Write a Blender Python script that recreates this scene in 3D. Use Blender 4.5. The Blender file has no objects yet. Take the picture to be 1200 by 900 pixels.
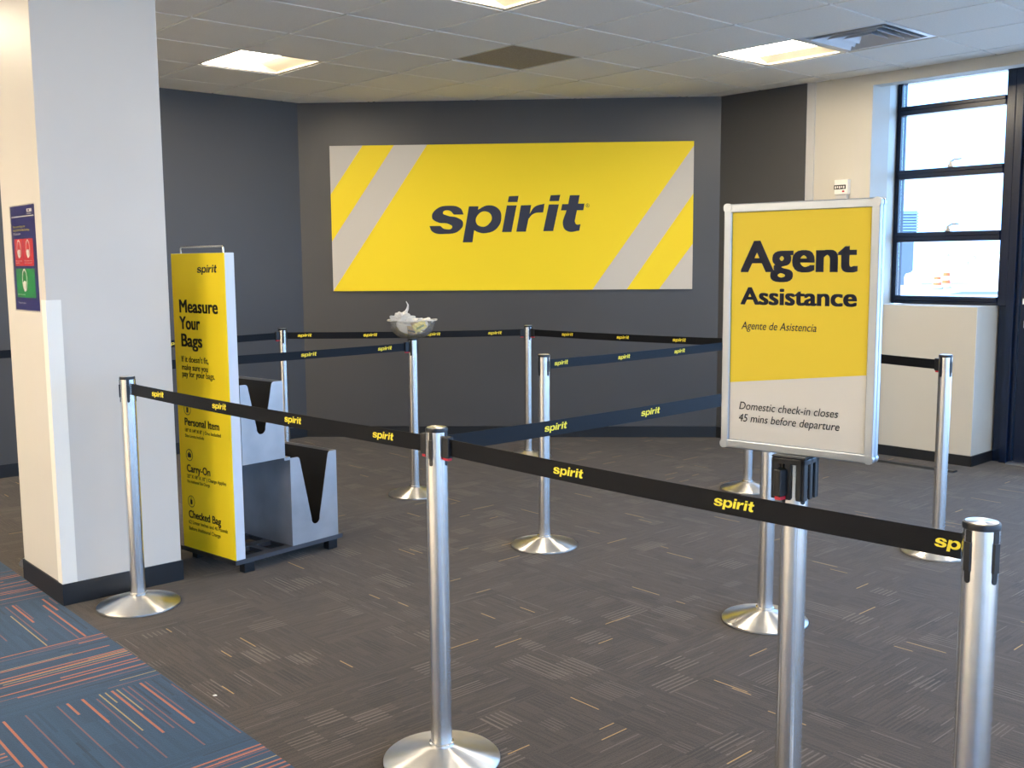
import bpy, math, random
from mathutils import Matrix, Vector
random.seed(7)
SC = bpy.context.scene
COL = SC.collection

# ------------------------------------------------------------------ camera, world, exposure
YAW = math.radians(42.02)                    # the building's grid is turned against the view
EYE = 1.4865
cam = bpy.data.cameras.new('camera'); cam.sensor_width = 36.0; cam.lens = 1197.7 * 36 / 1200
cam.clip_start = 0.02; cam.clip_end = 500
cam_o = bpy.data.objects.new('camera', cam); COL.objects.link(cam_o); SC.camera = cam_o
PITCH, ROLL = 0.1176, -0.0076
fw = Vector((0, math.cos(PITCH), -math.sin(PITCH))); rt = Vector((1, 0, 0)); up = rt.cross(fw)
r2 = math.cos(ROLL) * rt + math.sin(ROLL) * up; u2 = -math.sin(ROLL) * rt + math.cos(ROLL) * up
cam_o.matrix_world = Matrix(((r2.x, u2.x, -fw.x, 0), (r2.y, u2.y, -fw.y, 0), (r2.z, u2.z, -fw.z, EYE), (0, 0, 0, 1)))

SKY = (0.25, 0.53, 1.0); SKY_STRENGTH = 3.7
SUN_STRENGTH = 7.0; SUN_COLOR = (1.0, 0.88, 0.70); SUN_ELEV = 36
LAMP_COLOR = (1.0, 0.86, 0.66); LAMP_STRENGTH = 24.0
world = bpy.data.worlds.new('world'); SC.world = world; world.use_nodes = True
bg = world.node_tree.nodes['Background']; bg.inputs[0].default_value = (*SKY, 1); bg.inputs[1].default_value = SKY_STRENGTH
sun = bpy.data.lights.new('sun', 'SUN'); sun.energy = SUN_STRENGTH; sun.color = SUN_COLOR; sun.angle = math.radians(0.6)
sun_o = bpy.data.objects.new('sun', sun); COL.objects.link(sun_o)
_e = math.radians(SUN_ELEV); _az = YAW - math.radians(25)          # light comes from behind the viewer's left shoulder
sun_o.rotation_euler = Vector((math.cos(_az) * math.cos(_e), math.sin(_az) * math.cos(_e), -math.sin(_e))).to_track_quat('-Z', 'Y').to_euler()
vs = SC.view_settings
vs.view_transform = 'Standard'; vs.look = 'None'; vs.gamma = 1.0; vs.use_curve_mapping = False
vs.exposure = 0.88
SC.cycles.use_denoising = True
SC.cycles.max_bounces = 8; SC.cycles.diffuse_bounces = 5; SC.cycles.transparent_max_bounces = 12
SC.cycles.sample_clamp_indirect = 6.0

# ------------------------------------------------------------------ helpers
def srgb(r, g, b):
    f = lambda v: (v / 255 / 12.92) if v / 255 <= 0.04045 else ((v / 255 + 0.055) / 1.055) ** 2.4
    return (f(r), f(g), f(b))

def new_mat(name):
    m = bpy.data.materials.new(name); m.use_nodes = True
    return m, m.node_tree, m.node_tree.nodes['Principled BSDF']

def mat(name, col, rough=0.5, metal=0.0, spec=0.5, var=0.0, vscale=8.0, bump=0.0, bscale=60.0, emit=None, estr=0.0, sheen=0.0):
    m, nt, bs = new_mat(name)
    bs.inputs['Base Color'].default_value = (*col, 1)
    bs.inputs['Roughness'].default_value = rough; bs.inputs['Metallic'].default_value = metal
    bs.inputs['Specular IOR Level'].default_value = spec
    bs.inputs['Sheen Weight'].default_value = sheen
    if emit:
        bs.inputs['Emission Color'].default_value = (*emit, 1); bs.inputs['Emission Strength'].default_value = estr
    if var or bump:
        tc = nt.nodes.new('ShaderNodeTexCoord')
    if var:
        n = nt.nodes.new('ShaderNodeTexNoise'); n.inputs['Scale'].default_value = vscale; n.inputs['Detail'].default_value = 4
        nt.links.new(tc.outputs['Object'], n.inputs['Vector'])
        mr = nt.nodes.new('ShaderNodeMapRange'); mr.inputs['From Min'].default_value = 0.3; mr.inputs['From Max'].default_value = 0.7
        mr.inputs['To Min'].default_value = 1 - var; mr.inputs['To Max'].default_value = 1 + var
        nt.links.new(n.outputs['Fac'], mr.inputs['Value'])
        vm = nt.nodes.new('ShaderNodeVectorMath'); vm.operation = 'SCALE'; vm.inputs[0].default_value = col
        nt.links.new(mr.outputs[0], vm.inputs['Scale']); nt.links.new(vm.outputs[0], bs.inputs['Base Color'])
    if bump:
        n2 = nt.nodes.new('ShaderNodeTexNoise'); n2.inputs['Scale'].default_value = bscale; n2.inputs['Detail'].default_value = 3
        nt.links.new(tc.outputs['Object'], n2.inputs['Vector'])
        b = nt.nodes.new('ShaderNodeBump'); b.inputs['Strength'].default_value = bump; b.inputs['Distance'].default_value = 0.01
        nt.links.new(n2.outputs['Fac'], b.inputs['Height']); nt.links.new(b.outputs[0], bs.inputs['Normal'])
    return m

def glass_mat(name, tint=(1, 1, 1), gloss=1.0, rough=0.0, body=0.0):
    m = bpy.data.materials.new(name); m.use_nodes = True; nt = m.node_tree; nt.nodes.clear()
    out = nt.nodes.new('ShaderNodeOutputMaterial'); tr = nt.nodes.new('ShaderNodeBsdfTransparent'); gl = nt.nodes.new('ShaderNodeBsdfGlossy')
    tr.inputs[0].default_value = (*tint, 1); gl.inputs['Roughness'].default_value = rough
    fr = nt.nodes.new('ShaderNodeLayerWeight'); fr.inputs['Blend'].default_value = 0.25
    mu = nt.nodes.new('ShaderNodeMath'); mu.operation = 'MULTIPLY'; mu.inputs[1].default_value = gloss
    nt.links.new(fr.outputs['Fresnel'], mu.inputs[0])
    mx = nt.nodes.new('ShaderNodeMixShader'); nt.links.new(mu.outputs[0], mx.inputs[0])
    base = tr.outputs[0]
    if body:
        df = nt.nodes.new('ShaderNodeBsdfTranslucent'); df.inputs[0].default_value = (0.9, 0.9, 0.9, 1)
        dd = nt.nodes.new('ShaderNodeBsdfDiffuse'); dd.inputs[0].default_value = (0.85, 0.86, 0.86, 1)
        ad = nt.nodes.new('ShaderNodeMixShader'); ad.inputs[0].default_value = 0.5
        nt.links.new(df.outputs[0], ad.inputs[1]); nt.links.new(dd.outputs[0], ad.inputs[2])
        m2 = nt.nodes.new('ShaderNodeMixShader'); m2.inputs[0].default_value = body
        nt.links.new(tr.outputs[0], m2.inputs[1]); nt.links.new(ad.outputs[0], m2.inputs[2]); base = m2.outputs[0]
    nt.links.new(base, mx.inputs[1]); nt.links.new(gl.outputs[0], mx.inputs[2]); nt.links.new(mx.outputs[0], out.inputs[0])
    return m

class Nodes:
    """small arithmetic helper for shader graphs"""
    def __init__(s, nt): s.nt = nt
    def m(s, op, a, b=None, c=None):
        n = s.nt.nodes.new('ShaderNodeMath'); n.operation = op
        for i, v in enumerate((a, b, c)):
            if v is None: continue
            if isinstance(v, (int, float)): n.inputs[i].default_value = v
            else: s.nt.links.new(v, n.inputs[i])
        return n.outputs[0]
    def mix(s, f, a, b):
        n = s.nt.nodes.new('ShaderNodeMix'); n.data_type = 'RGBA'
        for sock, v in ((n.inputs['Factor'], f), (n.inputs[6], a), (n.inputs[7], b)):
            if isinstance(v, (int, float)): sock.default_value = v
            elif isinstance(v, tuple): sock.default_value = (*v, 1)
            else: s.nt.links.new(v, sock)
        return n.outputs[2]
    def white(s, x, y, z):
        c = s.nt.nodes.new('ShaderNodeCombineXYZ')
        for i, v in enumerate((x, y, z)):
            if isinstance(v, (int, float)): c.inputs[i].default_value = v
            else: s.nt.links.new(v, c.inputs[i])
        w = s.nt.nodes.new('ShaderNodeTexWhiteNoise'); w.noise_dimensions = '3D'; s.nt.links.new(c.outputs[0], w.inputs[0])
        sp = s.nt.nodes.new('ShaderNodeSeparateColor'); s.nt.links.new(w.outputs['Color'], sp.inputs[0])
        return w.outputs['Value'], sp.outputs[0], sp.outputs[1], sp.outputs[2]

def carpet_mat(name, base, dark, T, ox, oy, layers, random_turn, fine):
    m, nt, bs = new_mat(name); N = Nodes(nt)
    bs.inputs['Roughness'].default_value = 0.9; bs.inputs['Specular IOR Level'].default_value = 0.25
    bs.inputs['Sheen Weight'].default_value = 0.12; bs.inputs['Sheen Roughness'].default_value = 0.5
    tc = nt.nodes.new('ShaderNodeTexCoord'); sp = nt.nodes.new('ShaderNodeSeparateXYZ'); nt.links.new(tc.outputs['Object'], sp.inputs[0])
    x = N.m('DIVIDE', N.m('SUBTRACT', sp.outputs[0], ox), T); y = N.m('DIVIDE', N.m('SUBTRACT', sp.outputs[1], oy), T)
    cx, cy = N.m('FLOOR', x), N.m('FLOOR', y); fx, fy = N.m('FRACT', x), N.m('FRACT', y)
    if random_turn:
        ch = N.m('GREATER_THAN', N.white(cx, cy, 3.3)[0], 0.5)
    else:
        ch = N.m('LESS_THAN', N.m('FRACT', N.m('ADD', N.m('MULTIPLY', N.m('ADD', cx, cy), 0.5), 0.01)), 0.3)
    inv = N.m('SUBTRACT', 1.0, ch)
    u = N.m('ADD', N.m('MULTIPLY', fx, ch), N.m('MULTIPLY', fy, inv)); v = N.m('ADD', N.m('MULTIPLY', fy, ch), N.m('MULTIPLY', fx, inv))
    nf = nt.nodes.new('ShaderNodeTexNoise'); nf.inputs['Scale'].default_value = 220; nf.inputs['Detail'].default_value = 2
    nt.links.new(tc.outputs['Object'], nf.inputs['Vector'])
    nl = nt.nodes.new('ShaderNodeTexNoise'); nl.inputs['Scale'].default_value = 1.3; nl.inputs['Detail'].default_value = 3
    nt.links.new(tc.outputs['Object'], nl.inputs['Vector'])
    k = N.m('FLOOR', N.m('MULTIPLY', u, fine)); seg = N.m('FLOOR', N.m('MULTIPLY', v, 3.0))
    w = N.white(N.m('ADD', cx, N.m('MULTIPLY', seg, 17.0)), cy, k)
    f = N.m('ADD', N.m('MULTIPLY', w[0], 0.4), N.m('ADD', N.m('MULTIPLY', nf.outputs['Fac'], 0.9), N.m('MULTIPLY', nl.outputs['Fac'], 0.3)))
    col = N.mix(N.m('MULTIPLY', N.m('SUBTRACT', f, 0.35), 1.1), dark, base)
    for i, (n, width, prob, colour, l0, l1, strength, *band) in enumerate(layers):
        uk = N.m('MULTIPLY', u, n); k = N.m('FLOOR', uk); uf = N.m('FRACT', uk)
        w = N.white(N.m('ADD', cx, 31.7 * (i + 1)), cy, k)
        on = N.m('LESS_THAN', w[1], prob)
        if band:                                  # a bundle of parallel lines that start and stop together
            w = N.white(N.m('ADD', cx, 13.1 * (i + 1)), cy, N.m('FLOOR', N.m('MULTIPLY', u, band[0])))
            on = N.m('LESS_THAN', w[1], prob)
        st = N.m('SUBTRACT', N.m('MULTIPLY', w[2], 1.0), 0.15); en = N.m('ADD', st, N.m('ADD', N.m('MULTIPLY', w[3], l1 - l0), l0))
        a = N.m('MULTIPLY', N.m('GREATER_THAN', v, st), N.m('LESS_THAN', v, en))
        b = N.m('LESS_THAN', N.m('ABSOLUTE', N.m('SUBTRACT', uf, 0.5)), width / 2)
        fac = N.m('MULTIPLY', N.m('MULTIPLY', on, a), N.m('MULTIPLY', b, strength))
        fac = N.m('MULTIPLY', fac, N.m('ADD', N.m('MULTIPLY', nf.outputs['Fac'], 0.9), 0.45))
        col = N.mix(N.m('MINIMUM', fac, 1.0), col, colour)
    nt.links.new(col, bs.inputs['Base Color'])
    b = nt.nodes.new('ShaderNodeBump'); b.inputs['Strength'].default_value = 0.35; b.inputs['Distance'].default_value = 0.004
    nt.links.new(nf.outputs['Fac'], b.inputs['Height']); nt.links.new(b.outputs[0], bs.inputs['Normal'])
    return m

class MB:
    """collects shapes into one mesh; every vertex goes through the frame M"""
    def __init__(s, M=None): s.v, s.f, s.mi, s.sm = [], [], [], []; s.M = M or Matrix.Identity(4)
    def add(s, vs, fs, mi=0, smooth=False):
        o = len(s.v); s.v += [tuple(s.M @ Vector(p)) for p in vs]
        for f in fs: s.f.append([i + o for i in f]); s.mi.append(mi); s.sm.append(smooth)
        return s
    def box(s, x0, x1, y0, y1, z0, z1, mi=0):
        x0, x1 = min(x0, x1), max(x0, x1); y0, y1 = min(y0, y1), max(y0, y1); z0, z1 = min(z0, z1), max(z0, z1)
        return s.add([(x0,y0,z0),(x1,y0,z0),(x1,y1,z0),(x0,y1,z0),(x0,y0,z1),(x1,y0,z1),(x1,y1,z1),(x0,y1,z1)],
              [(0,3,2,1),(4,5,6,7),(0,1,5,4),(1,2,6,5),(2,3,7,6),(3,0,4,7)], mi)
    def prism(s, poly, ax, d0, d1, mi=0, smooth=False):
        """2-D polygon (counter-clockwise) run along axis ax from d0 to d1"""
        n = len(poly)
        def P(p, d): return {'z': (p[0], p[1], d), 'y': (p[0], d, p[1]), 'x': (d, p[0], p[1])}[ax]
        vs = [P(p, d0) for p in poly] + [P(p, d1) for p in poly]
        s.add(vs, [list(range(n))[::-1], list(range(n, 2 * n))], mi)
        s.add(vs, [(i, (i + 1) % n, n + (i + 1) % n, n + i) for i in range(n)], mi, smooth); return s
    def lathe(s, prof, seg=48, c=(0, 0), mi=0, smooth=True):
        vs = []; fs = []
        for r, z in prof:
            for k in range(seg):
                t = 2 * math.pi * k / seg; vs.append((c[0] + r * math.cos(t), c[1] + r * math.sin(t), z))
        for i in range(len(prof) - 1):
            for k in range(seg):
                k2 = (k + 1) % seg; fs.append((i * seg + k, i * seg + k2, (i + 1) * seg + k2, (i + 1) * seg + k))
        s.add(vs, fs, mi, smooth)
        s.add(vs[:seg], [list(range(seg))[::-1]], mi); s.add(vs[-seg:], [list(range(seg))], mi); return s
    def tube(s, path, r, seg=10, mi=0):
        path = [Vector(p) for p in path]; vs = []; fs = []; n = len(path); prev = None
        for i, p in enumerate(path):
            d = (path[min(i + 1, n - 1)] - path[max(i - 1, 0)]).normalized()
            a = prev if prev is not None else (Vector((0, 0, 1)) if abs(d.z) < 0.9 else Vector((1, 0, 0)))
            e1 = (a - d * a.dot(d)).normalized(); prev = e1; e2 = d.cross(e1)
            rr = r[i] if isinstance(r, (list, tuple)) else r
            for k in range(seg):
                t = 2 * math.pi * k / seg; vs.append(tuple(p + e1 * rr * math.cos(t) + e2 * rr * math.sin(t)))
        for i in range(n - 1):
            for k in range(seg):
                k2 = (k + 1) % seg; fs.append((i * seg + k, i * seg + k2, (i + 1) * seg + k2, (i + 1) * seg + k))
        s.add(vs, fs, mi, True); s.add(vs[:seg], [list(range(seg))[::-1]], mi); s.add(vs[-seg:], [list(range(seg))], mi); return s
    def blob(s, c, r, seed, amp=0.25, freq=2.0, sub=3, squash=(1, 1, 1), mi=0, smooth=False):
        import bmesh
        from mathutils import noise
        bm = bmesh.new(); bmesh.ops.create_icosphere(bm, subdivisions=sub, radius=1.0); vs = []
        for v in bm.verts:
            n = noise.noise(v.co * freq + Vector((seed * 7.1, seed * 3.3, seed))) + 0.5 * noise.noise(v.co * freq * 2.3 + Vector((seed, 5, seed * 2.0)))
            q = v.co * (1 + amp * n) * r; vs.append((c[0] + q.x * squash[0], c[1] + q.y * squash[1], c[2] + q.z * squash[2]))
        fs = [[v.index for v in f.verts] for f in bm.faces]; bm.free(); s.add(vs, fs, mi, smooth); return s
    def text2d(s, key, x0, x1, zb, cap, y, mi=0, bold=0.0, shear=0.0, th=0.0):
        """lettering on the plane y: left end x0, right end x1, baseline zb, capital height cap"""
        vs, fs, (bx0, bx1), cp = (key if isinstance(key, tuple) else glyphs(key, bold, shear))
        sx = (x1 - x0) / (bx1 - bx0); sz = cap / cp
        pv = [(x0 + (p[0] - bx0) * sx, y, zb + p[1] * sz) for p in vs]
        s.add(pv, fs, mi); return s
    def build(s, name, mats, parent=None, loc=None, rotz=None, bevel=0.0, bseg=2):
        me = bpy.data.meshes.new(name); me.from_pydata(s.v, [], s.f)
        for m in (mats if isinstance(mats, (list, tuple)) else [mats]): me.materials.append(m)
        me.polygons.foreach_set('material_index', s.mi); me.polygons.foreach_set('use_smooth', s.sm)
        me.update(); me.validate()
        if any(s.sm): me.set_sharp_from_angle(angle=math.radians(40))
        o = bpy.data.objects.new(name, me); COL.objects.link(o)
        if parent: o.parent = parent
        if loc: o.location = loc
        if rotz is not None: o.rotation_euler.z = rotz
        if bevel:
            b = o.modifiers.new('bevel', 'BEVEL'); b.width = bevel; b.segments = bseg; b.limit_method = 'ANGLE'; b.angle_limit = math.radians(40)
        return o

def curve_fill(c):
    o = bpy.data.objects.new('glyph_source', c); COL.objects.link(o)
    dg = bpy.context.evaluated_depsgraph_get(); dg.update()
    me = o.evaluated_get(dg).to_mesh()
    vs = [(v.co.x, v.co.y) for v in me.vertices]
    fs = []
    for f in me.polygons:
        idx = list(f.vertices)
        fs.append(idx if f.normal.z > 0 else idx[::-1])
    o.evaluated_get(dg).to_mesh_clear(); bpy.data.objects.remove(o); bpy.data.curves.remove(c)
    return vs, fs
_gl = {}
def glyphs(text, bold=0.0, shear=0.0):
    k = (text, bold, shear)
    if k in _gl: return _gl[k]
    c = bpy.data.curves.new('glyph_source', 'FONT'); c.body = text; c.size = 1.0; c.offset = 0.0; c.shear = shear; c.resolution_u = 4
    vs, fs = curve_fill(c)
    if bold > 0.0:
        e = bold; V, F = [], []
        for dx, dz in [(e * kx, e * 0.45 * kz) for kx in (-1, -.33, .33, 1) for kz in (-1, 1)]:
            o = len(V); V += [(x + dx, z + dz) for x, z in vs]; F += [[i + o for i in f] for f in fs]
        vs, fs = V, F
    xs = [p[0] for p in vs]; _gl[k] = (vs, fs, (min(xs), max(xs)), 0.672 + bold * 0.9)
    return _gl[k]

# the airline's italic word mark, drawn letter by letter (x right, y down, s = smooth, c = corner)
_WM = [
 'c325,203 c268,203 s240,179 s203,191 s228,208 s290,222 s321,250 s298,296 s215,315 s140,302 c122,268 c186,268 s212,286 s257,276 s238,258 s170,246 s138,218 s165,170 s240,151 s308,168',
 'c357,156 c413,156 c410,176 s470,151 s530,172 s547,215 s520,285 s450,313 s405,305 c386,295 c375,365 c318,365 / s455,186 s490,215 s470,262 s432,275 s398,250 s412,203',
 'c592,100 c649,98 c642,134 c585,134', 'c580,153 c637,153 c605,307 c550,307',
 'c662,153 c722,152 c713,203 s742,163 c800,145 c792,195 s735,203 c706,232 c690,306 c634,306',
 'c836,97 c892,95 c884,131 c828,131', 'c825,150 c884,150 c850,304 c792,304',
 'c948,98 c1005,98 c996,147 c1033,147 c1026,185 c989,185 c976,248 s985,266 c1010,266 c1003,303 s935,306 s908,275 c928,185 c896,185 c903,149 c938,149']
def word_mark():
    V, F = [], []
    for g in _WM:
        c = bpy.data.curves.new('glyph_source', 'CURVE'); c.dimensions = '2D'; c.fill_mode = 'FRONT'; c.resolution_u = 6
        for ring in g.split(' / '):
            pts = ring.split(); sp = c.splines.new('BEZIER'); sp.bezier_points.add(len(pts) - 1); sp.use_cyclic_u = True
            for bp, t in zip(sp.bezier_points, pts):
                x, y = t[1:].split(','); bp.co = (float(x) / 100, (305 - float(y)) / 100, 0)
                h = 'AUTO' if t[0] == 's' else 'VECTOR'; bp.handle_left_type = h; bp.handle_right_type = h
        vs, fs = curve_fill(c); o = len(V); V += vs; F += [[i + o for i in f] for f in fs]
    return V, F, (1.22, 10.33), 1.55          # the last figure: x-height
WM = word_mark()

def tag(o, label=None, cat=None, group=None, kind=None):
    if label: o['label'] = label
    if cat: o['category'] = cat
    if group: o['group'] = group
    if kind: o['kind'] = kind
    return o
def thing(name, label, cat, loc=(0, 0, 0), rotz=0.0, group=None):
    o = bpy.data.objects.new(name, None); COL.objects.link(o); o.location = loc; o.rotation_euler.z = rotz
    return tag(o, label, cat, group)
def copy_tree(o, parent=None):
    c = o.copy(); COL.objects.link(c); c.parent = parent
    for ch in list(o.children): copy_tree(ch, c)
    return c
def G(a, c, z=0.0):                           # a point on the building grid -> world
    return (a * math.cos(YAW) - c * math.sin(YAW), a * math.sin(YAW) + c * math.cos(YAW), z)
def seg_frame(p, q):                          # x along p->q, y away from the viewer, z up, origin p
    d = Vector((q[0] - p[0], q[1] - p[1], 0)); L = d.length; d /= L
    return Matrix(((d.x, -d.y, 0, p[0]), (d.y, d.x, 0, p[1]), (0, 0, 1, 0), (0, 0, 0, 1))), L

# ------------------------------------------------------------------ materials
M_wall = mat('charcoal_paint', srgb(70, 70, 72), 0.42, var=0.05, vscale=1.2, bump=0.05, bscale=180)
M_cream = mat('cream_paint', srgb(200, 194, 181), 0.5, var=0.02, vscale=2.0, bump=0.03, bscale=160)
M_white = mat('white_paint', srgb(208, 202, 193), 0.45, var=0.015, vscale=3.0, bump=0.03, bscale=160)
M_trimg = mat('pale_grey_trim', srgb(196, 194, 190), 0.45)
M_base = mat('black_rubber_base', srgb(24, 26, 30), 0.42, bump=0.05, bscale=90)
M_tile = mat('ceiling_tile', srgb(242, 239, 232), 0.9, var=0.03, vscale=90, bump=0.3, bscale=240)
M_grid = mat('ceiling_grid', srgb(215, 213, 208), 0.5)
M_steel = mat('brushed_steel', (0.78, 0.77, 0.75), 0.24, metal=1.0, var=0.04, vscale=40)
M_steelb = mat('spun_steel', (0.76, 0.74, 0.71), 0.32, metal=1.0, var=0.06, vscale=20)
for _m, _an in ((M_steel, 0.8), (M_steelb, 0.85)):             # brushed round the axis: highlights stretch across the brushing
    _bs = _m.node_tree.nodes['Principled BSDF']; _tg = _m.node_tree.nodes.new('ShaderNodeTangent'); _tg.direction_type = 'RADIAL'; _tg.axis = 'Z'
    _bs.inputs['Anisotropic'].default_value = _an; _bs.inputs['Anisotropic Rotation'].default_value = 0.25
    _m.node_tree.links.new(_tg.outputs[0], _bs.inputs['Tangent'])
M_black = mat('black_plastic', srgb(20, 22, 26), 0.38)
M_belt = mat('black_webbing', srgb(8, 10, 17), 0.45, spec=0.22, bump=0.12, bscale=500)
M_yprint = mat('yellow_print', srgb(246, 226, 60), 0.6)
M_red = mat('red_plastic', srgb(190, 20, 45), 0.35)
M_yellowdim = mat('dimmed_sign_yellow', srgb(222, 192, 52), 0.5, spec=0.25)  # sign yellow darkened to stand in for weaker light on the agent sign
M_yellow = mat('sign_yellow', srgb(252, 222, 40), 0.5, spec=0.25)
M_offwh = mat('sign_off_white', srgb(208, 201, 190), 0.5, spec=0.25)
M_navy = mat('navy_print', srgb(22, 32, 60), 0.5)
M_blackp = mat('black_print', srgb(30, 28, 26), 0.5)
M_alum = mat('satin_aluminium', (0.42, 0.46, 0.52), 0.30, metal=0.9)
M_bin = mat('galvanised_sheet', (0.46, 0.45, 0.45), 0.42, metal=0.75, var=0.12, vscale=6)
M_bindark = mat('dark_bin_inside', srgb(52, 48, 44), 0.6)
M_whitem = mat('white_metal', srgb(214, 220, 228), 0.35)
M_winfr = mat('navy_black_frame', srgb(9, 24, 48), 0.26)
M_glass = glass_mat('window_glass', gloss=0.7)
M_lens = mat('lamp_lens', (0.9, 0.88, 0.8), 0.5, emit=LAMP_COLOR, estr=LAMP_STRENGTH)
M_refl = mat('lamp_reflector', srgb(222, 214, 196), 0.5)
M_grille = mat('brown_grey_grille', srgb(150, 142, 134), 0.7, var=0.25, vscale=160)
M_vent = mat('silver_vent', (0.66, 0.68, 0.72), 0.3, metal=0.1)
M_blue = mat('poster_blue', srgb(36, 32, 110), 0.35)
M_pred = mat('poster_red', srgb(214, 46, 52), 0.35)
M_pgreen = mat('poster_green', srgb(34, 150, 74), 0.35)
M_pwhite = mat('poster_white', srgb(240, 236, 226), 0.4)
M_pyel = mat('poster_yellow', srgb(240, 226, 90), 0.4)
M_asph = mat('pale_concrete', (0.55, 0.54, 0.52), 0.9, var=0.1, vscale=0.2)
M_darkgrey = mat('dark_grey', (0.09, 0.10, 0.12), 0.9)

# ------------------------------------------------------------------ the room (built on the building grid: x = a, y = c)
def st(name, mb, mats, label=None, parent=None, bevel=0.0):
    o = mb.build(name, mats, parent, rotz=None if parent else YAW, bevel=bevel)
    if not parent: tag(o, label, None, None, 'structure')
    return o
CEIL = 2.842
CE = 1.447                                    # line where the two carpets meet
M_cgrey = carpet_mat('grey_carpet', srgb(78, 68, 59), srgb(44, 38, 33), 0.305, CE, 0.02,
    [(15, 0.34, 0.20, srgb(136, 124, 110), 0.3, 0.9, 0.36, 3), (19, 0.5, 0.30, srgb(38, 33, 30), 0.3, 0.9, 0.5, 4), (21, 0.3, 0.16, srgb(128, 116, 104), 0.2, 0.6, 0.3, 5), (26, 0.36, 0.07, srgb(130, 118, 106), 0.4, 1.1, 0.42), (28, 0.42, 0.020, srgb(196, 158, 92), 0.25, 0.6, 0.75)], True, 46)
M_cblue = carpet_mat('blue_carpet', srgb(44, 76, 104), srgb(30, 54, 78), 0.61, CE, 3.515,
    [(34, 0.5, 0.16, srgb(26, 36, 52), 0.4, 1.1, 0.6), (30, 0.28, 0.24, srgb(140, 88, 78), 0.7, 1.3, 0.65), (24, 0.34, 0.32, srgb(184, 104, 68), 0.7, 1.35, 0.85), (30, 0.26, 0.06, srgb(190, 160, 94), 0.6, 1.2, 0.7)], False, 60)
o = st('floor', MB().box(CE, 7.74, -1.6, 7.9, -0.06, 0), M_cgrey, 'charcoal patterned carpet tiles with thin tan dashes filling the queue area')
o = st('floor', MB().box(-0.3, CE, -1.6, 7.9, -0.06, 0), M_cblue, 'blue carpet with orange and tan stripes beside the white column')

# ceiling: lay-in tiles that drop a little below their grid
A0, C0, T = 3.1866, 5.4668, 0.61
LAMPS = [(0, -2), (0, 2), (4, 2)]
LAMPS_UNSEEN = [(-4, -2), (0, 6), (4, 6), (0, 10), (4, 10), (-4, 10), (0, 14), (4, 14), (-4, 14)] + [(i, j) for i in (-8, -10, -12) for j in (-2, 0, 2, 4)]  # lit lamps out of view; the close rows behind are added for brightness
HOLES = set(LAMPS + LAMPS_UNSEEN + [(4, 3), (2, 0)])
cb = MB(); g = 0.009
for i in range(-14, 7):
    for j in range(-4, 18):
        if (i, j) in HOLES: continue
        a0, a1 = max(A0 + T * i + g, -4.98), min(A0 + T * (i + 1) - g, 7.075)
        c1, c0 = min(C0 - T * j - g, 7.72), max(C0 - T * (j + 1) + g, -4.98)
        if a1 - a0 < 0.03 or c1 - c0 < 0.03: continue
        if a0 + c0 > 12.6: continue
        cb.box(a0, a1, c0, c1, CEIL - 0.008, CEIL + 0.016)
cb.box(-5.15, 7.7, -5.15, 7.73, CEIL + 0.10, CEIL + 0.14, 1)  # unseen slab above the tiles, added to keep the sky out
for i in range(-20, 8):
    a = A0 + T * i
    if -5 < a < 7.08: cb.box(a - 0.012, a + 0.012, -5.0, 7.73, CEIL + 0.006, CEIL + 0.03, 1)
for j in range(-4, 21):
    c = C0 - T * j
    if -5 < c < 7.73: cb.box(-5.0, 7.08, c - 0.012, c + 0.012, CEIL + 0.0065, CEIL + 0.0305, 1)
cb.box(7.08, 7.74, -5.0, 3.905 + 0.2, CEIL, CEIL + 0.03, 1)
st('ceiling', cb, [M_tile, M_grid], 'suspended ceiling of square white tiles')

# walls
WT = CEIL + 0.05
def wall_seg(p, q, th, z0, z1):               # the face runs p->q, thickness to the left of p->q
    d = Vector((q[0] - p[0], q[1] - p[1])).normalized(); n = Vector((-d.y, d.x)) * th
    mb = MB(); poly = [p, q, (q[0] + n.x, q[1] + n.y), (p[0] + n.x, p[1] + n.y)]
    return mb.prism(poly, 'z', z0, z1)
st('wall_left', wall_seg((4.56, 7.73), (-5.15, 7.73), -0.15, 0, WT), M_wall, 'charcoal side wall running left behind the column')
st('wall_back', wall_seg((4.56, 7.73), (7.05, 5.23), 0.15, 0, WT), M_wall, 'charcoal diagonal wall carrying the wide yellow sign')
st('wall_right', MB().box(7.05, 7.20, 4.437, 5.23, 0, WT), M_wall, 'narrow charcoal wall between the sign wall and the cream wall')
cr = MB().box(7.08, 7.33, 3.905, 4.371, 0, WT)
cr.prism([(7.33, 3.905), (7.80, 4.06), (7.80, 4.371), (7.33, 4.371)], 'z', 0, WT)
cr.box(7.08, 7.20, -5.0, 3.905, 2.754, WT)
st('wall_right', cr, M_cream, 'cream wall and header around the window')
st('trim_1', MB().box(7.062, 7.20, 4.371, 4.437, 0, WT), M_trimg, 'pale grey corner strip beside the cream wall')
bx = MB().box(7.33, 7.70, 3.187, 3.905, 0, 1.152)
st('wall_right', bx, M_cream, 'cream boxed wall below the window', bevel=0.004)
st('baseboard_left', MB().box(-5.0, 4.55, 7.715, 7.74, 0, 0.095), M_base, 'black rubber baseboard along the left wall')
st('baseboard_back', wall_seg((4.55, 7.72), (7.045, 5.215), 0.02, 0, 0.095), M_base, 'black rubber baseboard under the yellow sign')
bb = MB().box(7.035, 7.06, 4.437, 5.22, 0, 0.095); bb.box(7.062, 7.09, 3.9, 4.437, 0, 0.095)
st('baseboard_right', bb, M_base, 'black baseboard under the narrow charcoal wall')
bb = MB().box(7.318, 7.34, 3.18, 3.905, 0, 0.076); bb.box(7.318, 7.70, 3.175, 3.19, 0, 0.076)
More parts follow.
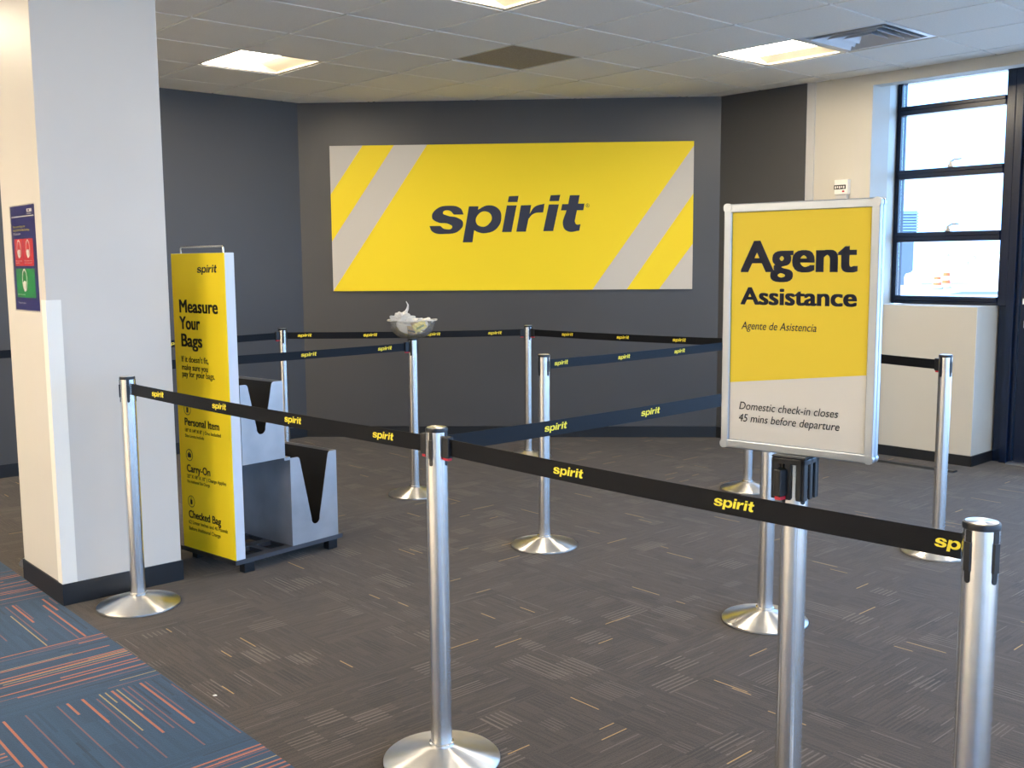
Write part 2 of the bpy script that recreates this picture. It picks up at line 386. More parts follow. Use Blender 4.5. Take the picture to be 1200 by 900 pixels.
st('baseboard_right', bb, M_base, 'black baseboard round the cream box below the window')
# unseen hall behind the viewer, added for its light: walls and pale bounce floor
st('floor', MB().box(-5.0, -0.3, -5.0, 7.9, -0.06, 0.0).box(-0.3, 7.74, -5.0, -1.6, -0.06, 0.0), mat('pale_bounce_floor', srgb(226, 220, 210), 0.5, var=0.06, vscale=30), 'pale floor added out of view behind the viewer to bounce light')
fr = MB().box(-5.15, 7.7, -5.15, -5.0, 2.5, WT)
for a in (-4.4, -1.9, 1.1, 4.1, 7.1): fr.box(a - 0.3, a + 0.3, -5.15, -5.0, 0, 2.5)
fr.box(-5.15, 7.7, -5.15, -5.0, 0, 0.30)
st('wall_front', fr, M_cream, 'cream wall added out of view with window openings for daylight')
st('wall_rear', MB().box(-5.15, -5.0, -5.0, 7.9, 0, WT), M_cream, 'cream wall added out of view behind the viewer')

# column with baseboard
CA0, CA1, CC0, CC1 = 1.452, 1.995, 4.575, 5.115
st('column', MB().box(CA0, CA1, CC0, CC1, 0.0, WT), M_white, 'square white column standing on the carpet seam', bevel=0.003)
bb = MB().box(CA0 - 0.006, CA1 + 0.006, CC0 - 0.006, CC1 + 0.006, 0, 0.096)
st('baseboard_column', bb, M_base, 'black rubber baseboard round the white column')
cg = MB()
cg.prism([(CA0 - 0.004, CC0 - 0.004), (CA0 + 0.06, CC0 - 0.004), (CA0 + 0.06, CC0 - 0.0005), (CA0 - 0.0005, CC0 - 0.0005), (CA0 - 0.0005, CC0 + 0.05), (CA0 - 0.004, CC0 + 0.05)], 'z', 0.097, 1.345)
o = cg.build('corner_guard', M_pwhite, rotz=YAW); tag(o, 'white plastic corner guard on the lower edge of the white column', 'corner guard')

# window_1 (sashes stacked between dark bars)
WA = 7.62
w1 = bpy.data.objects.new('window_1', None); COL.objects.link(w1); w1.location = G(WA, 3.6, 1.16); w1.rotation_euler.z = YAW
tag(w1, 'tall dark framed window of four stacked panes', None, None, 'structure')
def wl(mb_args, mi=0): return mb_args
def WB(*boxes):                               # boxes in (a, c, z) on the grid, relative to the window origin
    mb = MB()
    for a0, a1, c0, c1, z0, z1 in boxes: mb.box(a0 - WA, a1 - WA, c0 - 3.6, c1 - 3.6, z0 - 1.16, z1 - 1.16)
    return mb
L0, L1, R0, R1 = 4.10, 3.965, 3.178, 3.115
WB((7.64, 7.72, 4.03, 4.12, 1.152, 2.842), (7.66, 7.70, 3.998, 4.03, 1.152, 2.842), (7.63, 7.72, L1, 3.998, 1.152, 2.842),
   (7.63, 7.72, R1, R0, 1.152, 2.842), (7.63, 7.72, R0, L1, 1.152, 1.178), (7.63, 7.72, R0, L1, 2.828, 2.842)).build('window_frame', M_winfr, w1, bevel=0.004)
zs = [(1.214, 1.626), (1.699, 2.105), (2.174, 2.586), (2.654, 2.828)]
bars = [(1.178, 1.214), (1.626, 1.699), (2.105, 2.174), (2.586, 2.654)]
for z0, z1 in bars:
    WB((7.615, 7.70, R0, L1, z0, z1), (7.605, 7.62, R0, L1, z0 + (z1 - z0) * .55, z1 - 0.004)).build('sash_bar', M_winfr, w1, bevel=0.003)
for z0, z1 in zs:
    WB((7.664, 7.670, R0, L1, z0 - 0.002, z1 + 0.002)).build('glass_pane', M_glass, w1)
for zc in (2.174, 1.699):
    lm = WB((7.60, 7.64, 3.535, 3.575, zc, zc + 0.02), (7.605, 7.63, 3.545, 3.565, zc + 0.02, zc + 0.045))
    lm.tube([(7.618 - WA, 3.555 - 3.6, zc + 0.04 - 1.16), (7.61 - WA, 3.53 - 3.6, zc + 0.052 - 1.16), (7.605 - WA, 3.47 - 3.6, zc + 0.056 - 1.16)], 0.006)
    lm.build('sash_latch', M_steelb, w1)

# door_1 and the glazing to its right
d1 = bpy.data.objects.new('door_1', None); COL.objects.link(d1); d1.location = G(7.68, 2.6, 0); d1.rotation_euler.z = YAW
tag(d1, 'dark metal glazed door beside the window', None, None, 'structure')
def DB(*boxes):
    mb = MB()
    for a0, a1, c0, c1, z0, z1 in boxes: mb.box(a0 - 7.68, a1 - 7.68, c0 - 2.6, c1 - 2.6, z0, z1)
    return mb
DB((7.63, 7.76, 3.06, R1, 0, CEIL), (7.66, 7.70, R1, 3.174, 0, 1.152), (7.702, 7.76, R1, 3.6, 0, 1.152), (7.66, 7.76, 3.035, 3.06, 0, CEIL), (7.63, 7.76, 2.00, 2.08, 0, CEIL), (7.63, 7.76, 2.08, 3.035, 2.12, 2.20)).build('door_frame', M_winfr, d1, bevel=0.004)
DB((7.675, 7.725, 2.90, 3.03, 0.012, 2.11), (7.675, 7.725, 2.085, 2.21, 0.012, 2.11), (7.675, 7.725, 2.21, 2.90, 0.012, 0.30), (7.675, 7.725, 2.21, 2.90, 1.98, 2.11)).build('door_leaf', M_winfr, d1, bevel=0.004)
DB((7.695, 7.703, 2.21, 2.90, 0.30, 1.98), (7.695, 7.703, 2.08, 3.035, 2.20, CEIL)).build('glass_pane', M_glass, d1)
DB((7.60, 7.63, 2.15, 2.97, 1.0, 1.05), (7.63, 7.675, 2.17, 2.20, 1.005, 1.045), (7.63, 7.675, 2.92, 2.95, 1.005, 1.045)).build('push_bar', M_steelb, d1)
DB((7.60, 7.76, 2.08, 3.05, 0, 0.012)).build('threshold', M_alum, d1)
DB((7.674, 7.6752, 2.96, 3.016, 1.165, 1.205)).build('sticker', M_pwhite, d1)
gz = MB().box(7.64, 7.74, -5.0, 2.0, 0, 0.12).box(7.64, 7.74, -5.0, 2.0, 2.72, CEIL)
for c in (1.97, 0.4, -1.2, -2.8, -4.4): gz.box(7.64, 7.74, c - 0.03, c + 0.03, 0.12, 2.72)
st('window_2', gz, M_winfr, 'dark storefront framing beyond the door')
# ------------------------------------------------------------------ outside
GR = MB().box(7.78, 170, -120, 160, -0.26, -0.20).box(-90, -5.2, -120, 160, -0.26, -0.20).box(-5.2, 7.78, -120, -5.2, -0.26, -0.20)
st('ground', GR, M_asph, 'pale sunlit paving outside the window')

M_bld = mat('blue_grey_siding', (0.085, 0.12, 0.17), 0.6)
M_bldl = mat('pale_blue_louvre', (0.16, 0.24, 0.32), 0.6)
M_orange = mat('drum_orange', (0.75, 0.10, 0.02), 0.5)
M_drumw = mat('drum_white', (0.8, 0.8, 0.78), 0.5)
M_leaf = mat('overexposed_leaf', (0.62, 0.62, 0.55), 0.8, var=0.3, vscale=2)  # leaf and bark colours paled so the trees look overexposed
M_bark = mat('bark', (0.45, 0.42, 0.38), 0.9)
M_tank = mat('tank_white', (0.62, 0.58, 0.50), 0.5)
GZ = -0.20
o = thing('building', 'blue grey building corner with a louvred top seen through the window', 'building', (26.9, 70.0, GZ))
MB().box(-2.2, 0.45, 0, 6, 0, 3.35).build('wall', M_bld, o)
lv = MB().box(-2.3, 0.65, 0.1, 6, 3.35, 5.0)
for k in range(8): lv.box(-2.35, 0.7, -0.05, 0.1, 3.45 + k * 0.19, 3.55 + k * 0.19)
lv.build('louvre_screen', M_bldl, o)
o = thing('storage_tank', 'small white tank beside the building outside the window', 'tank', (20.35, 52.0, GZ))
MB().lathe([(0.42, 0.0), (0.42, 0.85), (0.36, 1.0), (0.12, 1.07)], 24).build('tank_body', M_tank, o)
MB().lathe([(0.09, 1.06), (0.09, 1.12), (0.02, 1.13)], 16).build('filler_cap', M_drumw, o)
for k, (x, y, lab) in enumerate([(24.9, 60.0, 'orange and white traffic drum nearer the white tank'), (26.27, 62.0, 'orange and white traffic drum farther from the white tank, with a taller top')]):
    o = thing('traffic_drum', lab, 'traffic drum', (x, y, GZ), group='traffic drums outside the window')
    h = 0.92 if k else 0.72
    MB().lathe([(0.34, 0), (0.34, 0.06)], 20).build('base', M_darkgrey, o)
    for q in range(4):
        z0 = 0.06 + q * (h - 0.06) / 4; z1 = z0 + (h - 0.06) / 4
        MB().lathe([(0.27 - 0.02 * q, z0), (0.26 - 0.02 * q, z1)], 20).build('band', M_orange if q % 2 else M_drumw, o)
    hb = MB().tube([(-0.06, 0, h), (-0.06, 0, h + 0.08), (0.06, 0, h + 0.08), (0.06, 0, h)], 0.015, 8); hb.build('handle', M_orange, o)
gs = MB()
gs.add([(21.5, 50.5, GZ + 0.012), (24.2, 55.0, GZ + 0.012), (32.0, 52.0, GZ + 0.012), (28.0, 47.0, GZ + 0.012)], [(3, 2, 1, 0)])  # flat dark grey patch lying just above the paving
o = gs.build('ground', M_darkgrey); tag(o, 'darker patch on the paving outside', None, None, 'structure')
treelab = ['leftmost bare pale tree beyond the paving outside the window', 'second pale tree from the left outside the window', 'third pale tree from the left outside the window', 'second pale tree from the right outside the window', 'rightmost pale tree outside the window']
for k, (x, h) in enumerate([(57.5, 3.6), (60.0, 3.0), (62.2, 3.4), (64.6, 3.8), (67.2, 3.2)]):
    o = thing('tree', treelab[k], 'tree', (x, 140.0 + (k % 2) * 3, GZ), group='trees outside the window')
    MB().tube([(0, 0, 0), (0.03, 0, h * 0.4), (0.05, 0.05, h * 0.75)], [0.12, 0.1, 0.05], 8).build('trunk', M_bark, o)
    cw = MB()
    for q in range(7):
        cw.blob((random.uniform(-.7, .7), random.uniform(-.7, .7), h * random.uniform(.55, .9)), random.uniform(.4, .7), k * 9 + q, 0.5, 2.2, 2)
    cw.build('crown', M_leaf, o)

# ------------------------------------------------------------------ ceiling fittings
def lamp(i, j, label, group, first=[None]):
    a, c = A0 + T * i, C0 - T * j
    root = thing('ceiling_light', label, 'ceiling light', G(a + T / 2, c - T / 2, CEIL), YAW, group)
    if first[0] is None:
        h = T / 2; e = h - 0.012
        hb = MB().box(-h, h, -h, h, 0.075, 0.085)
        for s in (-1, 1): hb.box(s * e, s * h, -h, h, 0.0, 0.075); hb.box(-h, h, s * e, s * h, 0.0, 0.075)
        first[0] = [hb.build('housing', M_refl, root)]
        tr = MB()
        for s in (-1, 1): tr.box(s * (h - 0.022), s * (h + 0.003), -h - 0.003, h + 0.003, -0.004, 0.001); tr.box(-h + 0.022, h - 0.022, s * (h - 0.022), s * (h + 0.003), -0.004, 0.001)
        first[0].append(tr.build('trim', M_refl, root))
        ln = MB().prism([(-e + 0.005, 0.004), (0.02, 0.004), (0.05, 0.045), (0.05, 0.07), (-e + 0.005, 0.07)], 'y', -e + 0.01, e - 0.01)
        first[0].append(ln.build('lens', M_lens, root))
        rf = MB().prism([(0.055, 0.066), (0.12, 0.060), (e, 0.012), (e, 0.074), (0.055, 0.074)], 'y', -e + 0.002, e - 0.002, 0, True)
        first[0].append(rf.build('reflector', M_refl, root))
    else:
        for p in first[0]:
            q = p.copy(); COL.objects.link(q); q.parent = root
    return root
GL = 'recessed ceiling lights'
lamp(0, -2, 'square recessed ceiling light above the white column side of the yellow sign', GL)
lamp(0, 2, 'square recessed ceiling light cut off by the top edge of the picture', GL)
lamp(4, 2, 'square recessed ceiling light next to the silver air vent', GL)
for i, j in LAMPS_UNSEEN: lamp(i, j, 'square recessed ceiling light added out of view for brightness', 'recessed ceiling lights over the hall behind')

a, c = A0 + T * 4.5, C0 - T * 3.5
o = thing('air_vent', 'silver square ceiling air vent with nested louvres', 'air vent', G(a, c, CEIL), YAW)
h = T / 2 - 0.006
def ring(mb, r0, z0, r1, z1, th=0.003):
    for s in range(4):
        R_ = Matrix.Rotation(s * math.pi / 2, 4, 'Z')
        q = [(-r0, -r0, z0), (r0, -r0, z0), (r1, -r1, z1), (-r1, -r1, z1)]
        q2 = [(x, y, z + th) for x, y, z in q]
        mb.add([tuple(R_ @ Vector(p)) for p in q + q2], [(0, 3, 2, 1), (4, 5, 6, 7), (0, 1, 5, 4), (2, 3, 7, 6), (1, 2, 6, 5), (3, 0, 4, 7)])
fm = MB(); ring(fm, h, -0.004, h - 0.035, -0.004); ring(fm, h - 0.035, -0.004, h - 0.05, 0.05); fm.build('vent_frame', M_vent, o)
bk = MB().box(-h, h, -h, h, 0.075, 0.08); bk.build('plenum', M_black, o)
for q, (r0, r1) in enumerate(((0.235, 0.175), (0.165, 0.105), (0.095, 0.03))):
    lv = MB(); ring(lv, r0, -0.012, r1, 0.045)
    if q == 2: lv.box(-0.04, 0.04, -0.04, 0.04, 0.04, 0.046)
    lv.build('louvre_ring', M_vent, o)

a, c = A0 + T * 2.5, C0 - T * 0.5
o = thing('return_grille', 'brown grey perforated return panel in the ceiling over the yellow sign', 'ceiling grille', G(a, c, CEIL), YAW)
gm = MB().box(-h, h, -h, h, -0.003, 0.006); gm.build('perforated_panel', M_grille, o)
gf = MB()
for s in (-1, 1): gf.box(s * h, s * (h - 0.012), -h, h, -0.006, 0.004); gf.box(-h + 0.012, h - 0.012, s * h, s * (h - 0.012), -0.006, 0.004)
gf.build('grille_frame', M_trimg, o)

# ------------------------------------------------------------------ the wide wall sign
P0 = Vector(G(4.56, 7.73)); P1 = Vector(G(7.05, 5.23)); d = (P1 - P0).normalized()
SW, SH, SZ = 3.036, 1.214, 1.868
ctr = P0 + d * ((Vector((0.0, 8.70, 0)) - P0).dot(d))
o = thing('wall_sign', 'wide yellow sign with white diagonal stripes on the charcoal wall', 'wall sign', (ctr.x, ctr.y, SZ), math.atan2(d.y, d.x))
hw, hh = SW / 2, SH / 2
pm = MB().box(-hw, hw, -0.028, -0.003, -hh, hh)
def stripe(mb, pts, mi):                     # pts in sign fractions (u right, v down), on the face
    q = [(-hw + u * SW, -0.0284, hh - v * SH) for u, v in pts]
    mb.add(q, [list(range(len(q)))], mi)
for pts in ([(0, .33), (.0925, 0), (0, 0)], [(0, 1), (.272, 0), (.18, 0), (0, .655)], [(.7256, 1), (.82, 1), (1, .35), (1, .03)], [(.909, 1), (1, 1), (1, .69)]):
    stripe(pm, pts, 1)
pm.build('sign_panel', [M_yellow, M_offwh], o)
px = 0.00714
lg = MB().text2d(WM, (504.5 - 600.4) * px, (687 - 600.4) * px, (254.5 - 271.0) * px, 31 * px, -0.0292)
ring_pts = 20; rx, rz, r0, r1 = (690.6 - 600.4) * px, (254.5 - 241.6) * px, 0.0155, 0.0125
for k in range(ring_pts):
    t0, t1 = 2 * math.pi * k / ring_pts, 2 * math.pi * (k + 1) / ring_pts
    lg.add([(rx + r * math.cos(t), -0.0292, rz + r * math.sin(t)) for r, t in ((r0, t0), (r0, t1), (r1, t1), (r1, t0))], [(0, 1, 2, 3)])
lg.text2d('R', rx - 0.006, rx + 0.007, rz - 0.008, 0.016, -0.0292, 0, 0.016)
lg.build('lettering', M_navy, o)

# small alarm box on the cream wall
o = thing('wall_box', 'small cream box with a dark display on the cream wall', 'wall box', G(7.08, 4.115, 2.03), YAW)
MB().box(-0.045, -0.001, -0.055, 0.055, -0.05, 0.06).build('cover', M_pwhite, o, bevel=0.004)
db = MB().box(-0.0465, -0.044, -0.040, 0.056, -0.012, 0.020)
for k in range(5): db.box(-0.0472, -0.0464, -0.030 + k * 0.017, -0.020 + k * 0.017, -0.006 + 0.004 * (k % 2), 0.012, 1)
db.build('display', [M_blackp, M_pwhite], o)
MB().box(-0.0468, -0.0445, -0.030, -0.012, -0.034, -0.022).build('red_button', M_red, o)
MB().box(-0.034, -0.001, -0.042, 0.050, -0.085, -0.050).build('back_plate', M_trimg, o, bevel=0.003)

# poster on the column
o = thing('poster', 'blue safety poster with red and green squares on the white column', 'poster', G(CA0, 0, 0), YAW)
def PF(): return MB(Matrix(((0, 1, 0, 0), (-1, 0, 0, 0), (0, 0, 1, 0), (0, 0, 0, 1))) @ Matrix.Identity(4))
# face frame: x' = -c (to the right as seen), y' = a
pc0, pc1, pz0, pz1 = -4.982, -4.655, 1.296, 1.754
sh_ = PF(); sh_.box(pc0, pc1, -0.0022, -0.0004, pz0, pz1)
PW, PH = pc1 - pc0, pz1 - pz0
def pr_(mb, u0, u1, v0, v1, mi, y=-0.0026): mb.box(pc0 + u0 * PW, pc0 + u1 * PW, y, y + 0.0006, pz1 - v1 * PH, pz1 - v0 * PH, mi)
pr_(sh_, .05, .97, .098, .106, 1)
pr_(sh_, .10, .46, .315, .575, 2); pr_(sh_, .475, .88, .315, .575, 2)
pr_(sh_, .10, .88, .600, .880, 3)
def pt(s, u0, u1, v, cap, mi, bold=0.016): sh_.text2d(s, pc0 + u0 * PW, pc0 + u1 * PW, pz1 - v * PH, cap, -0.0036, mi, bold)
pt('Face coverings are', .09, .60, .205, .010, 4); pt('required in this facility.', .09, .78, .24, .010, 4); pt("It's the law.", .09, .40, .275, .010, 1)
pr_(sh_, .70, .90, .035, .065, 1); pr_(sh_, .76, .80, .04, .058, 0, -0.0032); pt('safety', .70, .90, .085, .006, 1)
def icon(u, v, s):
    n = 24; cx_, cz_ = pc0 + u * PW, pz1 - v * PH
    for k in range(n):
        t0, t1 = math.pi * 2 * k / n, math.pi * 2 * (k + 1) / n
        sh_.add([(cx_ + .034 * s * r * math.cos(t), -0.0036, cz_ + .05 * s * r * math.sin(t)) for r, t in ((1, t0), (1, t1), (.84, t1), (.84, t0))], [(0, 1, 2, 3)], 1)
    sh_.add([(cx_ + x * s, -0.0037, cz_ + z * s) for x, z in ((-.026, -.012), (-.012, -.05), (.006, -.052), (.018, -.008), (-.004, -.002))], [(0, 1, 2, 3, 4)], 1)
icon(.29, .41, .8); icon(.67, .41, .8); icon(.46, .71, 1.0)
pt('Not over nose', .13, .40, .53, .005, 1); pt('or chin', .13, .28, .55, .005, 1); pt('Not under chin', .50, .82, .53, .005, 1); pt('or mouth', .50, .80, .55, .005, 1)
pt('Correct way', .13, .45, .855, .006, 1); pt('Thank you', .12, .45, .94, .008, 1)
sh_.build('printed_sheet', [M_blue, M_pwhite, M_pred, M_pgreen, M_pyel], o)
ac = PF(); ac.box(pc0 - 0.004, pc1 + 0.012, -0.0052, -0.0042, pz0 - 0.006, pz1 + 0.004)
ac.build('clear_cover', glass_mat('clear_acrylic', gloss=0.35, rough=0.05), o)

# ------------------------------------------------------------------ belt posts
PH_ = 1.016; PR = 0.0318
POSTS = {   # x, y, turn of the head, label
 'A': (-1.655, 4.370, -19, 'steel belt post in front of the white column'),
 'B': (-0.220, 2.930, 20, 'steel belt post where three belts meet, nearest the middle of the carpet'),
 'C': (0.166, 5.280, 0, 'steel belt post standing alone in the middle with one belt to its right'),
 'D': (-0.633, 6.520, 34, 'steel belt post carrying the clear plastic bowl'),
 'E': (0.126, 7.780, -23, 'steel belt post close to the wall under the yellow sign'),
 'F': (-1.709, 7.620, -24, 'steel belt post behind the bag sizer bins'),
 'G': (2.170, 5.090, -13, 'steel belt post in front of the cream box below the window'),
 'H': (1.046, 4.116, 10, 'steel belt post behind the agent sign post, its head hidden by the sign'),
 'I': (1.545, 6.597, -10, 'far steel belt post mostly hidden behind the agent sign'),
 'J': (0.683, 2.430, -20, 'steel belt post holding up the agent sign'),
 'K': (0.849, 1.808, -16, 'nearest steel belt post with a bare round top'),
 'L': (-2.323, 5.066, 0, 'steel belt post hidden behind the white column, base edge showing'),
}
def make_post():
    r = thing('belt_post', '-', 'belt post')
    MB().lathe([(0.170, 0.0), (0.176, 0.003), (0.176, 0.009), (0.171, 0.014), (0.040, 0.050), (0.036, 0.052)], 64).build('base', M_steelb, r)
    MB().lathe([(0.0375, 0.046), (0.0375, 0.060), (PR, 0.062), (PR, PH_ - 0.010)], 48).build('pole', M_steel, r)
    MB().lathe([(PR + 0.0008, PH_ - 0.012), (PR + 0.0012, PH_ - 0.006), (PR, PH_ - 0.001), (PR - 0.003, PH_)], 48).build('rim', M_black, r)
    MB().lathe([(PR - 0.0035, PH_ - 0.004), (PR - 0.0035, PH_ + 0.0006), (PR - 0.006, PH_ + 0.0014), (0.001, PH_ + 0.0018)], 40).build('cap', M_steelb, r)
    for k in range(4):
        m = MB(Matrix.Rotation(k * math.pi / 2, 4, 'Z'))
        w = 0.0056; zt, zb = PH_ - 0.012, PH_ - 0.110
        poly = [(w, zt), (-w, zt)] + [(-w * math.cos(t), zb + w - w * math.sin(t)) for t in [math.pi * q / 8 for q in range(9)]]
        m.prism(poly[::-1], 'x', PR - 0.004, PR + 0.0014)
        m.box(PR - 0.002, PR + 0.0042, -0.0062, 0.0062, PH_ - 0.088, PH_ - 0.034)
        m.build('belt_slot', M_black, r)
    return r
proto = make_post(); PT = {}
for k, (n, (x, y, turn, lab)) in enumerate(POSTS.items()):
    o = proto if k == 0 else copy_tree(proto)
    o.location = (x, y, 0); o.rotation_euler.z = math.radians(turn - 48)
    o['label'] = lab; o['group'] = 'steel belt posts of the queue'; PT[n] = (x, y)
PT['M'] = G(1.6, 6.65)[:2]
PT['N'] = G(2.6, -1.0)[:2]

# belts: webbing printed with the word mark, end clip with red release
ZB, BH = 0.963, 0.049
def belt(left, right, marks, clips, label, hold=True):
    p, q = PT[left], PT[right]; F, L = seg_frame(p, q)
    o = thing('queue_belt', label, 'queue belt', (p[0], p[1], 0), math.atan2(q[1] - p[1], q[0] - p[0]), 'black queue belts')
    x0, x1 = PR + 0.003, L - PR - 0.003
    s0 = x0 + (0.026 if 'l' in clips else -0.0); s1 = x1 - (0.026 if 'r' in clips else -0.0)
    n = 24; mb = MB()
    sag = lambda x: ZB - 0.006 * 4 * (x - x0) * (x1 - x) / (x1 - x0) ** 2
    for k in range(n):
        xa, xb = s0 + (s1 - s0) * k / n, s0 + (s1 - s0) * (k + 1) / n; za, zb = sag(xa), sag(xb); h = BH / 2; t = 0.0009
        mb.add([(xa, -t, za - h), (xb, -t, zb - h), (xb, -t, zb + h), (xa, -t, za + h), (xa, t, za - h), (xb, t, zb - h), (xb, t, zb + h), (xa, t, za + h)],
               [(0, 1, 2, 3), (5, 4, 7, 6), (3, 2, 6, 7), (4, 5, 1, 0)])
    for s in marks:
        w = 0.105
        if s - w / 2 < s0: continue
        tm = MB().text2d(WM, s - w / 2, s + w / 2, sag(s) - 0.008, 0.0165, -0.0016, 1)
        tf = [f for f in tm.f if max(tm.v[i][0] for i in f) < s1 + 0.004]
        if tf: mb.add(tm.v, tf, 1)
    mb.build('webbing', [M_belt, M_yprint], o)
    for side in clips:
        xa, xb = (x0 - 0.002, x0 + 0.028) if side == 'l' else (x1 - 0.028, x1 + 0.002)
        cl = MB().box(xa, xb, -0.011, 0.011, ZB - 0.031, ZB + 0.031).build('belt_clip', M_black, o, bevel=0.003)
        MB().box(xa + 0.004, xb - 0.004, -0.008, 0.008, ZB - 0.039, ZB - 0.0305).build('release_button', M_red, cl, bevel=0.0015)
    return o
S = lambda a, L, st=0.5: [a + st * k for k in range(int((L - a) / st) + 1)]
belt('A', 'B', S(.281, 2.03), 'r', 'black belt from the post by the white column to the middle front post')
belt('B', 'K', S(.524, 1.545, .497), 'l', 'black belt crossing in front of the agent sign post to the nearest post')
belt('B', 'H', S(.493, 1.73, .481), '', 'black belt rising from the middle front post to the post behind the agent sign')
belt('C', 'I', S(.13, 1.9, .512), '', 'black belt running right from the lone middle post behind the agent sign')
belt('L', 'D', [0.4, 0.94, 1.479, 2.016], 'r', 'black belt from behind the bag sizer to the post with the bowl')
belt('F', 'E', [.162, .649, 1.123, 1.588], 'r', 'black belt along the charcoal wall below the yellow sign')
belt('E', 'I', [.373, .862, 1.32], 'l', 'black belt from the post by the wall running behind the agent sign')
belt('M', 'F', [0.35, 0.85, 1.37], 'r', 'black belt farthest left, passing behind the column and bag sizer')
belt('I', 'G', [0.5, 1.0], 'r', 'black belt from behind the agent sign to the post by the cream box')

# ------------------------------------------------------------------ agent sign on its post
TH = math.radians(-39.82)
jx, jy = PT['J']
o = thing('agent_sign', 'yellow and white framed sign reading Agent Assistance on a belt post', 'sign', (jx, jy, 0), TH)
BW_, BHt, BZ = 0.386, 0.602, 1.024; TK = 0.034; fo = 0.021
YO = -0.004                                  # front face sits near the post axis
hx = BW_ / 2
def rrect(x0, x1, z0, z1, r, n=6):
    pts = []
    for cx_, cz_, t0 in ((x1 - r, z0 + r, -90), (x1 - r, z1 - r, 0), (x0 + r, z1 - r, 90), (x0 + r, z0 + r, 180)):
        for k in range(n + 1):
            t = math.radians(t0 + 90 * k / n); pts.append((cx_ + r * math.cos(t), cz_ + r * math.sin(t)))
    return pts
def frame_ring(mb, y0, y1, x0, x1, z0, z1, w, r, mi=0):
    outer = rrect(x0, x1, z0, z1, r); inner = rrect(x0 + w, x1 - w, z0 + w, z1 - w, 0.0015); n = len(outer)
    vs = [(x, y0, z) for x, z in outer] + [(x, y0, z) for x, z in inner] + [(x, y1, z) for x, z in outer] + [(x, y1, z) for x, z in inner]
    fs = []
    for k in range(n):
        k2 = (k + 1) % n
        fs += [(k, k2, n + k2, n + k), (2 * n + k2, 2 * n + k, 3 * n + k, 3 * n + k2), (k2, k, 2 * n + k, 2 * n + k2), (n + k, n + k2, 3 * n + k2, 3 * n + k)]
    mb.add(vs, fs, mi)
yf = -TK / 2
fmb = MB(); frame_ring(fmb, yf, -0.002, -hx, hx, BZ, BZ + BHt, fo, 0.013); frame_ring(fmb, 0.002, TK / 2, -hx, hx, BZ, BZ + BHt, fo, 0.013)
frame_ring(fmb, -0.003, 0.003, -hx + 0.004, hx - 0.004, BZ + 0.004, BZ + BHt - 0.004, 0.012, 0.01)
fmb.build('snap_frame', M_alum, o, bevel=0.003, bseg=3)
for sx in (-1, 1):
    for zc in (BZ, BZ + BHt):
        s = 1 if zc == BZ else -1
        c_ = MB(); xa, xb = sorted((sx * (hx + 0.0012), sx * (hx - 0.020))); za, zb = sorted((zc - s * 0.0012, zc + s * 0.020))
        c_.prism(rrect(xa, xb, za, zb, 0.009)[::-1], 'y', yf - 0.0012, -0.0025); c_.prism(rrect(xa, xb, za, zb, 0.009)[::-1], 'y', 0.0025, TK / 2 + 0.0012)
        c_.build('corner_cap', M_alum, o, bevel=0.002)
ix0, ix1, iz0, iz1 = -hx + fo - 0.004, hx - fo + 0.004, BZ + fo - 0.004, BZ + BHt - fo + 0.004
IW, IH = ix1 - ix0, iz1 - iz0
yp = yf + 0.006
sp = MB().box(ix0, ix1, yp, -yp, iz0, iz1)
V = lambda v: iz1 - v * IH
sp.add([(ix0, yp - 0.0004, V(.742)), (ix1, yp - 0.0004, V(.672)), (ix1, yp - 0.0004, V(0)), (ix0, yp - 0.0004, V(0))], [(0, 1, 2, 3)], 1)
sp.build('sign_sheet', [M_offwh, M_yellowdim], o)
tx = MB(); U = lambda u: ix0 + u * IW
def tl(s, u0, u1, vb, vc, bold, shear, mi): tx.text2d(s, U(u0), U(u1), V(vb), (vb - vc) * IH, yp - 0.0009, mi, bold, shear)
tl('Agent', .078, .905, .258, .128, .038, 0, 0)
tl('Assistance', .082, .908, .398, .325, .036, 0, 0)
tx.build('lettering', [M_navy, M_blackp], o); tx = MB()
tl('Agente de Asistencia', .092, .640, .506, .474, .004, .22, 0)
tx.build('lettering', [M_navy, M_blackp], o); tx = MB()
tl('Domestic check-in closes', .087, .806, .856, .823, .004, .22, 1)
tl('45 mins before departure', .085, .818, .909, .876, .004, .22, 1)
tx.build('lettering', [M_navy, M_blackp], o)
br = MB(); q = 0.0425
br.box(-q, q, -q, q, PH_ + 0.003, BZ + 0.001)
for s in range(4):
    br.M = Matrix.Rotation(s * math.pi / 2, 4, 'Z')
    br.box(-q, -0.021, -q, -q + 0.007, 0.918, PH_ + 0.003); br.box(-0.0085, 0.0085, -q, -q + 0.007, 0.918, PH_ + 0.003); br.box(0.021, q - 0.007, -q, -q + 0.007, 0.918, PH_ + 0.003)
    br.box(-q, q - 0.007, -q, -q + 0.007, PH_ - 0.012, PH_ + 0.003)
    br.M = Matrix.Identity(4)
br.build('post_bracket', M_black, o, bevel=0.003)
cl = MB(Matrix.Rotation(math.radians(215) - TH, 4, 'Z')); cl.box(0.040, 0.066, -0.011, 0.011, ZB - 0.035, ZB + 0.031)
cl = cl.build('belt_clip', M_black, o, bevel=0.003)
rb = MB(Matrix.Rotation(math.radians(215) - TH, 4, 'Z')); rb.box(0.042, 0.062, -0.008, 0.008, ZB - 0.043, ZB - 0.0345); rb.build('release_button', M_red, cl)

# ------------------------------------------------------------------ bag sizer
SX, SY, ST = -1.335, 4.79, math.radians(50.04)
e_, l_ = (math.cos(ST), math.sin(ST)), (-math.sin(ST), math.cos(ST))
o = thing('bag_sizer', 'yellow panel bag sizer with two grey metal bins beside the column', 'bag sizer', (SX, SY, 0), ST)
